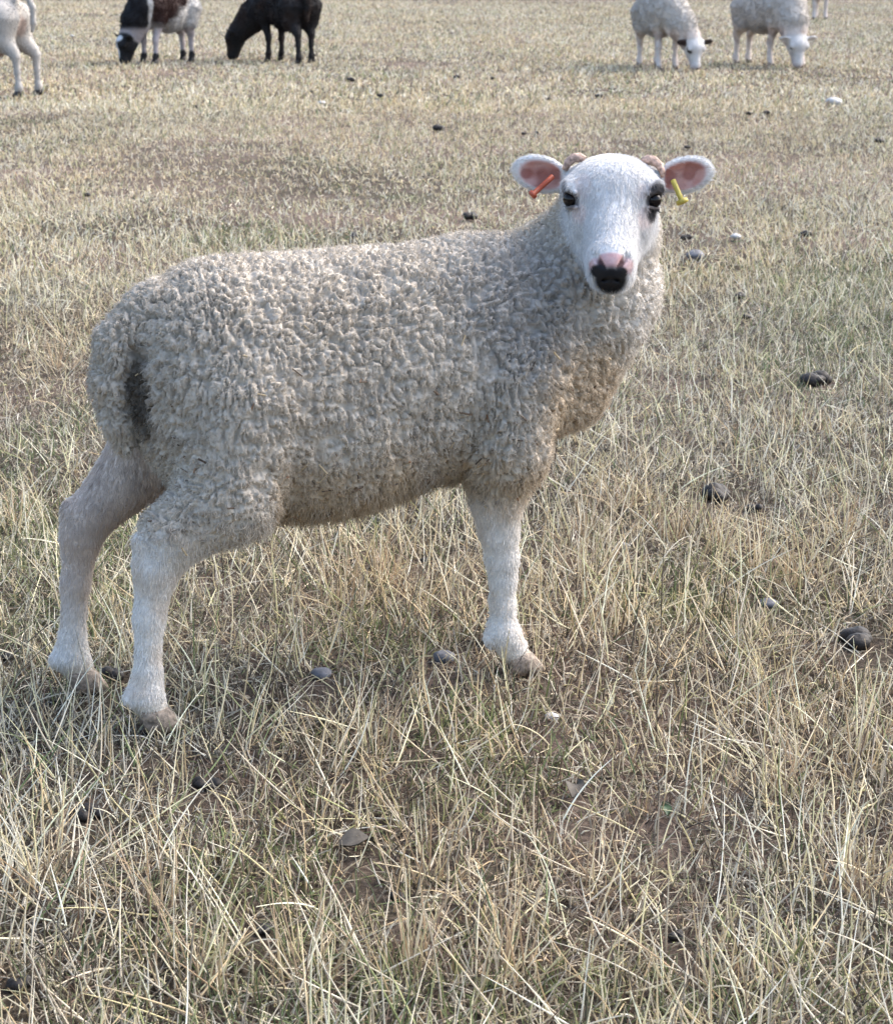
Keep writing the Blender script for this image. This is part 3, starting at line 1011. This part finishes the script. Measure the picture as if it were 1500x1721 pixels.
flock_sheep('short-haired white sheep seen from behind, with a thin hanging tail', 50, 161, (0.01, 0.0), R_(158), 1.22,
            down_head(1.00, 0.0, 0.30, 0.0, R_(42)), graze_neck(1.00, 0.0, 0.30), ((0.62, 0.56), (0.0, 0.03)),
            [(0.045, 0.0, 0.61, 0.026), (-0.015, 0.0, 0.59, 0.020), (-0.045, 0.0, 0.53, 0.017), (-0.045, 0.0, 0.44, 0.016), (-0.035, 0.0, 0.39, 0.010)],
            lambda v, hq, hd, wool, n: mixc(np.tile(V(0.36, 0.335, 0.305), (len(v), 1)), (0.34, 0.24, 0.20), np.maximum(blob(v, (0.24, 0.03, 0.285), (0.11, 0.12, 0.06)), 0.6 * blob(v, (0.04, 0.0, 0.40), (0.05, 0.05, 0.08)))),
            wool=lambda p, hq, hd: np.zeros(len(p)), slim=0.025, fleece=0, extra=[((0.20, 0.0, 0.33), (0.24, 0.0, 0.28), 0.07, 0.06, 0.02)])

# ------------------------------------------------------------------ ground


def ground_height(x, y):
    p = np.stack([np.asarray(x, float), np.asarray(y, float), np.zeros(np.size(x))], 1)
    return 0.020 * (fbm(p * 2.6, 80, 3) - 0.5) + 0.010 * (fbm(p * 11, 84, 2) - 0.5) - 0.006


def make_ground():
    ys = np.concatenate([[-300, -60, -10, -2, 0.5], 1.2 + np.cumsum(np.geomspace(0.02, 0.30, 150)), ])
    ys = np.concatenate([ys, [ys[-1] + 4, ys[-1] + 12, ys[-1] + 30, ys[-1] + 90, ys[-1] + 300, ys[-1] + 900]])
    xs = np.concatenate([[-900, -200, -60, -25, -14], np.linspace(-10, -2.2, 60), np.linspace(-2.1, 2.1, 170), np.linspace(2.2, 10, 60), [14, 25, 60, 200, 900]])
    X, Y = np.meshgrid(xs, ys, indexing='ij')
    Z = ground_height(X.ravel(), Y.ravel())
    nx, ny = len(xs), len(ys)
    i, j = np.meshgrid(np.arange(nx - 1), np.arange(ny - 1), indexing='ij')
    a = (i * ny + j).ravel()
    q = np.stack([a, a + ny, a + ny + 1, a + 1], 1)
    return tag(mesh_object('ground', np.stack([X.ravel(), Y.ravel(), Z], 1), q, M_GROUND), kind='structure')


make_ground()

STRAW = np.array([(0.60, 0.495, 0.31), (0.74, 0.645, 0.46), (0.46, 0.355, 0.21), (0.46, 0.40, 0.30), (0.70, 0.63, 0.49), (0.56, 0.50, 0.29)])
LITTER = np.array([(0.19, 0.155, 0.11), (0.10, 0.078, 0.055), (0.32, 0.28, 0.22), (0.045, 0.036, 0.027), (0.46, 0.395, 0.29), (0.15, 0.10, 0.07), (0.13, 0.12, 0.07)])
GREEN = np.array([(0.11, 0.14, 0.055), (0.18, 0.20, 0.085), (0.28, 0.28, 0.13), (0.07, 0.095, 0.04)])


def spots(n, d0, d1, power=1.0):
    """Random ground points in the wedge of pasture the view covers, with a margin either side."""
    t = rng.random(n)
    d = (d0 ** power + t * (d1 ** power - d0 ** power)) ** (1 / power)
    x = (rng.random(n) * 2 - 1) * (0.235 * d + 0.35)
    return x, d


def p2(x, y):
    return np.stack([x, y, np.zeros(len(x))], 1)


def blades(x, y, length, lean, radius, col, K=4, curve=0.35, head=False, yaw=None):
    n = len(x)
    yaw = rng.random(n) * 2 * math.pi if yaw is None else yaw
    dirh = np.stack([np.cos(yaw), np.sin(yaw), np.zeros(n)], 1)
    z = ground_height(x, y)
    pts = np.zeros((n, K, 3))
    base = np.stack([x, y, z - 0.003], 1)
    bend = curve * rng.normal(size=n)
    side = np.stack([-dirh[:, 1], dirh[:, 0], np.zeros(n)], 1) * (rng.normal(size=n) * curve * 0.5)[:, None]
    pos = base.copy()
    pts[:, 0] = pos
    for k in range(1, K):
        t = k / (K - 1)
        a = np.clip(lean + bend * t, -0.2, 1.62)
        step = dirh * np.sin(a)[:, None] + side * t
        step[:, 2] += np.cos(a)
        pos = pos + step * (length / (K - 1))[:, None]
        pos[:, 2] = np.maximum(pos[:, 2], z + 0.002 + 0.004 * t)
        pts[:, k] = pos
    t = np.linspace(0, 1, K)
    prof = 1 - 0.75 * t ** 2
    if head:
        prof = np.where(t > 0.7, 1.5, 0.8)
        prof[-1] = 0.35
    rad = radius[:, None] * prof[None]
    return pts, rad, col


def pick(pal, n, var=0.18):
    c = pal[rng.integers(0, len(pal), n)]
    return c * (1 - var + 2 * var * rng.random(n))[:, None]


def patches(x, y, spots_px):
    """Soft spots of turf at places seen in the photograph: (u, v, width px, height px)."""
    m = np.zeros(len(x))
    for (u, v, wu, wv) in spots_px:
        cx, cy = pix_ground(u, v)
        ry = max(abs(pix_ground(u, v - wv)[1] - pix_ground(u, v + wv)[1]) * 0.5, 0.03)
        rx = wu * math.hypot(cy, CAM_H) / FPX
        m = np.maximum(m, np.exp(-((x - cx) / rx) ** 2 - ((y - cy) / ry) ** 2))
    return m


GREEN_SPOTS = [(1340, 620, 110, 50), (1420, 480, 90, 30), (770, 1220, 90, 40), (1170, 1010, 120, 60), (480, 1480, 120, 90), (1050, 1690, 200, 60),
               (620, 1080, 120, 60), (60, 760, 60, 60), (1390, 1660, 120, 60), (130, 1080, 60, 40)]
WARM_SPOTS = [(1120, 870, 150, 70), (600, 1310, 160, 50), (700, 180, 300, 60), (1180, 190, 200, 40), (640, 950, 160, 70), (1080, 1170, 160, 60), (1350, 950, 120, 60)]
BARE_SPOTS = [(1420, 1060, 90, 40), (1200, 830, 70, 25), (300, 1290, 160, 40), (430, 300, 200, 25), (960, 1250, 140, 40), (560, 1150, 150, 40), (1160, 400, 60, 30)]


def bare_map(x, y):
    """1 where the turf is worn thin."""
    a = fbm(p2(x * 0.9, y * 0.45), 101, 3)
    return np.maximum(sst(0.54, 0.72, a) * (0.5 + 0.15 * sst(3.5, 8.0, y)), 0.8 * patches(x, y, BARE_SPOTS))


def green_map(x, y):
    return np.maximum(sst(0.56, 0.72, fbm(p2(x * 1.3, y * 0.8), 131, 3)), patches(x, y, GREEN_SPOTS))


def warm_map(x, y):
    return np.maximum(sst(0.42, 0.66, fbm(p2(x * 1.6, y * 0.7), 151, 3)), 1.3 * patches(x, y, WARM_SPOTS))


def grass_layer(name, label, n, d0, d1, power, lmin, lmax, lean_m, lean_s, r0, r1, kind, K=4, curve=0.35):
    x, y = spots(n, d0, d1, power)
    b, g, w = bare_map(x, y), green_map(x, y), warm_map(x, y)
    if kind == 'stalk':
        keep = rng.random(n) > 0.72 * b
    elif kind == 'green':
        keep = rng.random(n) < 0.9 * g + 0.05
    elif kind == 'litter':
        keep = np.ones(n, bool)
    else:
        keep = rng.random(n) > 0.55 * b
    for (sx, sy, sw) in SMALL:
        if d0 - 0.3 < sy < d1 + 0.3:
            hit = (np.abs(x - sx) < sw * 0.55 + 0.004) & (y > sy - sw * 0.5 - (0.24 if kind == 'stalk' else 0.11)) & (y < sy + sw * 0.4)
            keep &= ~(hit & (rng.random(n) < (0.86 if d0 < 6 else 0.92)))
    x, y, b, g, w = x[keep], y[keep], b[keep], g[keep], w[keep]
    if kind in ('stalk', 'turf'):                # gathered in tussocks
        m = len(x)
        tuft = rng.random(m) < 0.6
        ci = rng.integers(0, max(m // 9, 1), m)
        sp = 0.012 + 0.006 * y
        x = np.where(tuft, x[ci] + rng.normal(size=m) * sp, x)
        y = np.where(tuft, y[ci] + rng.normal(size=m) * sp, y)
    m = len(x)
    L = lmin + (lmax - lmin) * rng.random(m) ** 1.8
    L *= (1 - 0.45 * bare_map(x, y)) * (1 - 0.3 * sst(3.0, 5.5, y))
    lean = np.clip(np.abs(rng.normal(lean_m, lean_s, m)), 0, 1.55)
    R = r0 + (r1 - r0) * rng.random(m)
    if kind == 'green':
        c = pick(GREEN, m)
    elif kind == 'litter':
        c = pick(LITTER, m)
        gi = rng.random(m) < 0.3 * g
        c[gi] = pick(GREEN, gi.sum())
    else:
        c = pick(STRAW, m) * (1.12 if kind == 'stalk' else 1.0)
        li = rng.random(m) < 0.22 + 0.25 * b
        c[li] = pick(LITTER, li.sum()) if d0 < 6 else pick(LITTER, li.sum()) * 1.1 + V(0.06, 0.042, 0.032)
        gi = rng.random(m) < 0.04 + 0.20 * g
        c[gi] = pick(GREEN, gi.sum()) * 1.35
    c = c * (1 + np.outer(w - 0.45, (0.07, -0.03, -0.13)))
    pts, rad, c = blades(x, y, L, lean, R, np.clip(c, 0.01, 0.85), K, curve)
    o = strands(name, pts, rad, c, M_GRASS)
    return tag(o, label, 'grass', kind='stuff')


# ------------------------------------------------------------------ droppings, stones and leaves on the turf
SMALL = []                                        # x, y, width: grass is thinner where they lie


def lump(parts, seed, flat=0.7):
    """Uneven rounded pieces pressed together: parts = (x, y, z, r)."""
    vs, fs = [], []
    n = 14
    for (cx, cy, cz, r) in parts:
        b = len(vs)
        d = []
        for i in range(n // 2 + 1):
            a = math.pi * i / (n // 2)
            for k in range(n):
                t = 2 * math.pi * k / n
                d.append((math.sin(a) * math.cos(t), math.sin(a) * math.sin(t), math.cos(a)))
        d = np.array(d)
        rr = r * (0.72 + 0.56 * fbm(d * 1.6 + seed + cx * 50, seed, 3))
        p = d * rr[:, None] * V(1, 1, flat) + V(cx, cy, cz)
        vs.extend(p)
        for i in range(n // 2):
            for k in range(n):
                fs.append((b + i * n + k, b + (i + 1) * n + k, b + (i + 1) * n + (k + 1) % n, b + i * n + (k + 1) % n))
    return vs, fs


def put(kind, u, v, wpx, label):
    """One thing on the ground at its photographed place; wpx = its width in the photograph."""
    x, y = pix_ground(u, v)
    z = float(ground_height([x], [y])[0])
    w = 0.95 * wpx * math.hypot(y, CAM_H) / FPX
    seed = int(u * 7 + v)
    g = np.random.default_rng(seed)
    if kind in ('dung', 'pat'):
        k = 4 if kind == 'dung' else 7
        r = w * (0.27 if kind == 'dung' else 0.22)
        parts = [((g.random() - 0.5) * w * 0.55, (g.random() - 0.5) * w * 0.5, r * 0.45 * (0.8 + 0.8 * g.random()), r * (0.7 + 0.5 * g.random())) for _ in range(k)]
        vs, fs = lump(parts, seed % 97, 0.75)
        mat, name, cat = M_DUNG, 'dropping', 'dropping'
    elif kind in ('stone', 'flint'):
        vs, fs = lump([(0, 0, w * 0.12, w * 0.5), (w * 0.12, w * 0.05, w * 0.1, w * 0.36)], seed % 97, 0.5)
        mat, name, cat = (M_STONE if kind == 'stone' else M_PALE), 'stone', 'stone'
    else:
        vs, fs = [], []
        ang = g.random() * 3
        for i in range(9):
            t = i / 8
            hw = 0.30 * w * math.sin(math.pi * min(1, 0.06 + 0.94 * t)) ** 0.8
            for j, (o, zz) in enumerate(((-1, 0.10), (-0.5, 0.02), (0, -0.03), (0.5, 0.02), (1, 0.12))):
                a, b = (t - 0.5) * w, o * hw
                vs.append((a * math.cos(ang) - b * math.sin(ang), a * math.sin(ang) + b * math.cos(ang), 0.014 + w * (zz * abs(o) + 0.16 * math.sin(t * 3.1) + 0.10 * o * math.sin(t * 5))))
        for i in range(8):
            for j in range(4):
                fs.append((i * 5 + j, i * 5 + j + 1, i * 5 + j + 6, i * 5 + j + 5))
        nb = len(vs)                              # a real, if thin, second side
        vs = vs + [(p[0], p[1], p[2] - 0.0012) for p in vs]
        fs = fs + [tuple(q + nb for q in f[::-1]) for f in fs]
        mat, name, cat = (M_LEAF if kind == 'leaf' else M_DEADLEAF), 'leaf', 'leaf'
    SMALL.append((x, y, w))
    o = mesh_object(name, vs, fs, mat)
    o.location = (x, y, z + (0.001 if y < 6 else 0.012))
    o.rotation_euler = (0, 0, g.random() * 0.6)
    grp = {'dropping': 'droppings on the turf', 'stone': 'stones on the turf', 'leaf': 'leaves on the turf'}[cat]
    tag(o, label, cat, grp)
    return o


for a in [
    ('dung', 441, 1562, 42, 'dark dropping under the stalks, below and right of the young sheep\'s near hind foot'),
    ('dung', 1138, 1575, 32, 'round black dropping alone near the bottom of the picture, right of centre'),
    ('dung', 487, 1192, 26, 'small black dropping just right of the near hind hoof'),
    ('dung', 196, 1135, 46, 'dark dropping between the two hind feet of the young sheep'),
    ('pat', 350, 1316, 56, 'crumbled dark dropping in front of the near hind hoof'),
    ('pat', 152, 1368, 60, 'crumbled dark dropping at the lower left below the hind feet'),
    ('dung', 665, 1502, 36, 'dark dropping half hidden in grass at the lower middle'),
    ('pat', 1200, 832, 78, 'wide black dropping in the grass right of the chest'),
    ('dung', 1268, 852, 34, 'black dropping at the end of the wide one right of the chest'),
    ('dung', 1244, 502, 26, 'dark dropping level with the muzzle, right of the neck'),
    ('dung', 1254, 537, 20, 'small dark dropping just below another, right of the neck'),
    ('pat', 1376, 642, 66, 'flat dark grey dropping by a green patch near the right edge'),
    ('dung', 735, 219, 23, 'largest dark dropping on the turf above the back of the young sheep'),
    ('dung', 639, 165, 13, 'small black dropping beside a pale stone, right below the black sheep'),
    ('dung', 590, 138, 18, 'low dark dropping nearest to the black sheep'),
    ('dung', 145, 330, 18, 'dark dropping at the far left above the rump'),
    ('dung', 594, 400, 22, 'dark dropping showing just over the middle of the back'),
    ('pat', 792, 367, 34, 'dark crumbled dropping showing just over the withers'),
    ('dung', 880, 226, 11, 'left one of two tiny droppings above the orange-tagged ear'),
    ('dung', 900, 224, 11, 'right one of two tiny droppings above the orange-tagged ear'),
    ('dung', 924, 170, 13, 'small dark dropping in the turf high above the left horn'),
    ('dung', 1008, 164, 15, 'small dark dropping in the turf high above the forehead'),
    ('dung', 766, 132, 14, 'left one of two small droppings in the upper middle'),
    ('dung', 830, 133, 11, 'right one of two small droppings in the upper middle'),
    ('dung', 1259, 194, 17, 'black dropping below the grazing white sheep at the right, left of a pair'),
    ('dung', 1291, 192, 17, 'black dropping below the grazing white sheep at the right, right of a pair'),
    ('dung', 1474, 240, 18, 'dark dropping at the right edge of the upper pasture'),
    ('dung', 1155, 250, 12, 'tiny dark dropping above the yellow-tagged ear'),
    ('dung', 1152, 405, 20, 'dark dropping between the cheek and a white stone'),
    ('dung', 1350, 400, 28, 'dark dropping in the grass right of a white stone, level with the nose'),
    ('dung', 712, 936, 28, 'dark dropping in the grass beneath the belly'),
    ('pat', 1440, 1076, 84, 'long dark dropping under bent stalks at the right edge'),
    ('pat', 30, 1652, 60, 'dark dropping in the bottom left corner'),
    ('pat', 14, 1098, 36, 'dark dropping at the left edge beside the far hind foot'),
    ('dung', 330, 180, 12, 'tiny dark dropping below the patched sheep'),
    ('stone', 541, 1136, 38, 'grey stone in the grass below the belly, right of the hind feet'),
    ('stone', 746, 1110, 44, 'flat grey stone in the grass left of the forefoot'),
    ('stone', 1291, 1012, 34, 'blue-grey stone in the grass right of the forefoot'),
    ('stone', 1168, 436, 34, 'flat blue-grey stone right of the muzzle'),
    ('flint', 1050, 915, 20, 'white stone in the tall grass right of the foreleg'),
    ('flint', 1400, 176, 28, 'long white stone in the upper right below the grazing sheep'),
    ('flint', 1236, 404, 20, 'small white stone right of the face'),
    ('flint', 121, 62, 9, 'tiny white stone between the left edge sheep and the patched sheep'),
    ('flint', 541, 176, 13, 'pale stone on the turf below the black sheep'),
    ('flint', 928, 1204, 26, 'pale stone in the grass right below the forefoot'),
    ('deadleaf', 602, 1428, 66, 'curled brown-grey dead leaf at the lower middle'),
    ('deadleaf', 966, 1336, 56, 'grey dead leaf lying below the forefoot'),
    ('leaf', 1116, 1370, 40, 'single broad green leaf in the grass at the lower right'),
]:
    put(*a)

# ------------------------------------------------------------------ the turf itself
grass_layer('grass_litter', 'matted dead grass lying close to the soil', 120000, 1.65, 7.0, 1.0, 0.015, 0.055, 1.15, 0.40, 0.0006, 0.0011, 'litter', 5, 1.2)
grass_layer('dry_grass', 'short dry straw-coloured grass around the sheep', 75000, 1.65, 7.0, 1.3, 0.015, 0.070, 0.80, 0.45, 0.0006, 0.0011, 'turf', 4, 0.7)
grass_layer('grass_stalks', 'long pale dry grass stalks leaning over each other', 22000, 1.65, 9.0, 0.9, 0.05, 0.18, 0.65, 0.42, 0.0007, 0.00125, 'stalk', 5, 0.32)
grass_layer('green_grass', 'sparse green blades among the dry grass', 55000, 1.65, 9.0, 1.1, 0.02, 0.070, 0.7, 0.4, 0.0007, 0.0011, 'green')
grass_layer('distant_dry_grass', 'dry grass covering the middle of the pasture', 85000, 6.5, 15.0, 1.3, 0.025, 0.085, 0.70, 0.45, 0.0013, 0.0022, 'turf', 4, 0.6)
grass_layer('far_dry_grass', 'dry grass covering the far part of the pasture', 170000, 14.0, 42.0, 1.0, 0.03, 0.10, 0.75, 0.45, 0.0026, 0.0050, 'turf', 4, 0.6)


def tussocks():
    """Thicker clumps of old stems fanning out from one root."""
    px = [(1120, 900), (1060, 860), (1190, 920), (1270, 960), (1330, 1000), (1000, 900), (1400, 900), (960, 960), (640, 960), (560, 1010), (720, 1010), (680, 1620),
          (1000, 1480), (1170, 1640), (1290, 1330), (1420, 1290), (260, 1540), (80, 1480), (860, 1640), (620, 1260), (1180, 560), (1140, 500), (1440, 1480), (40, 870),
          (90, 620), (1230, 1100), (1040, 1080), (340, 1660), (1380, 720), (1290, 740), (700, 1450), (520, 1640)]
    X, Y, YAW, LEAN, L, C = [], [], [], [], [], []
    for (u, v) in px:
        cx, cy = pix_ground(u + rng.normal() * 12, v + rng.normal() * 8)
        n = int(14 + rng.random() * 26)
        yaw = rng.random(n) * 2 * math.pi
        r = np.abs(rng.normal(size=n)) * 0.034
        X.append(cx + np.cos(yaw) * r)
        Y.append(cy + np.sin(yaw) * r)
        YAW.append(yaw)
        LEAN.append(np.clip(0.25 + r * 7 + rng.normal(size=n) * 0.35, 0.05, 1.45))
        L.append((0.05 + 0.11 * rng.random(n)) * (1 - 0.25 * sst(3.0, 5.5, np.full(n, cy))))
        c = pick(STRAW, n)
        k = rng.random(n) < 0.45
        c[k] = pick(np.array([(0.40, 0.28, 0.17), (0.32, 0.235, 0.15), (0.46, 0.35, 0.23)]), k.sum())
        C.append(c)
    X, Y, YAW, LEAN, L, C = (np.concatenate(a) for a in (X, Y, YAW, LEAN, L, C))
    pts, rad, c = blades(X, Y, L, LEAN, 0.0006 + 0.0006 * rng.random(len(X)), C, 5, 0.35, yaw=YAW + rng.normal(size=len(X)) * 0.9)
    tag(strands('grass_tussocks', pts, rad, c, M_GRASS), 'tussocks of old brown and straw stems fanning from their roots', 'grass', kind='stuff')


tussocks()
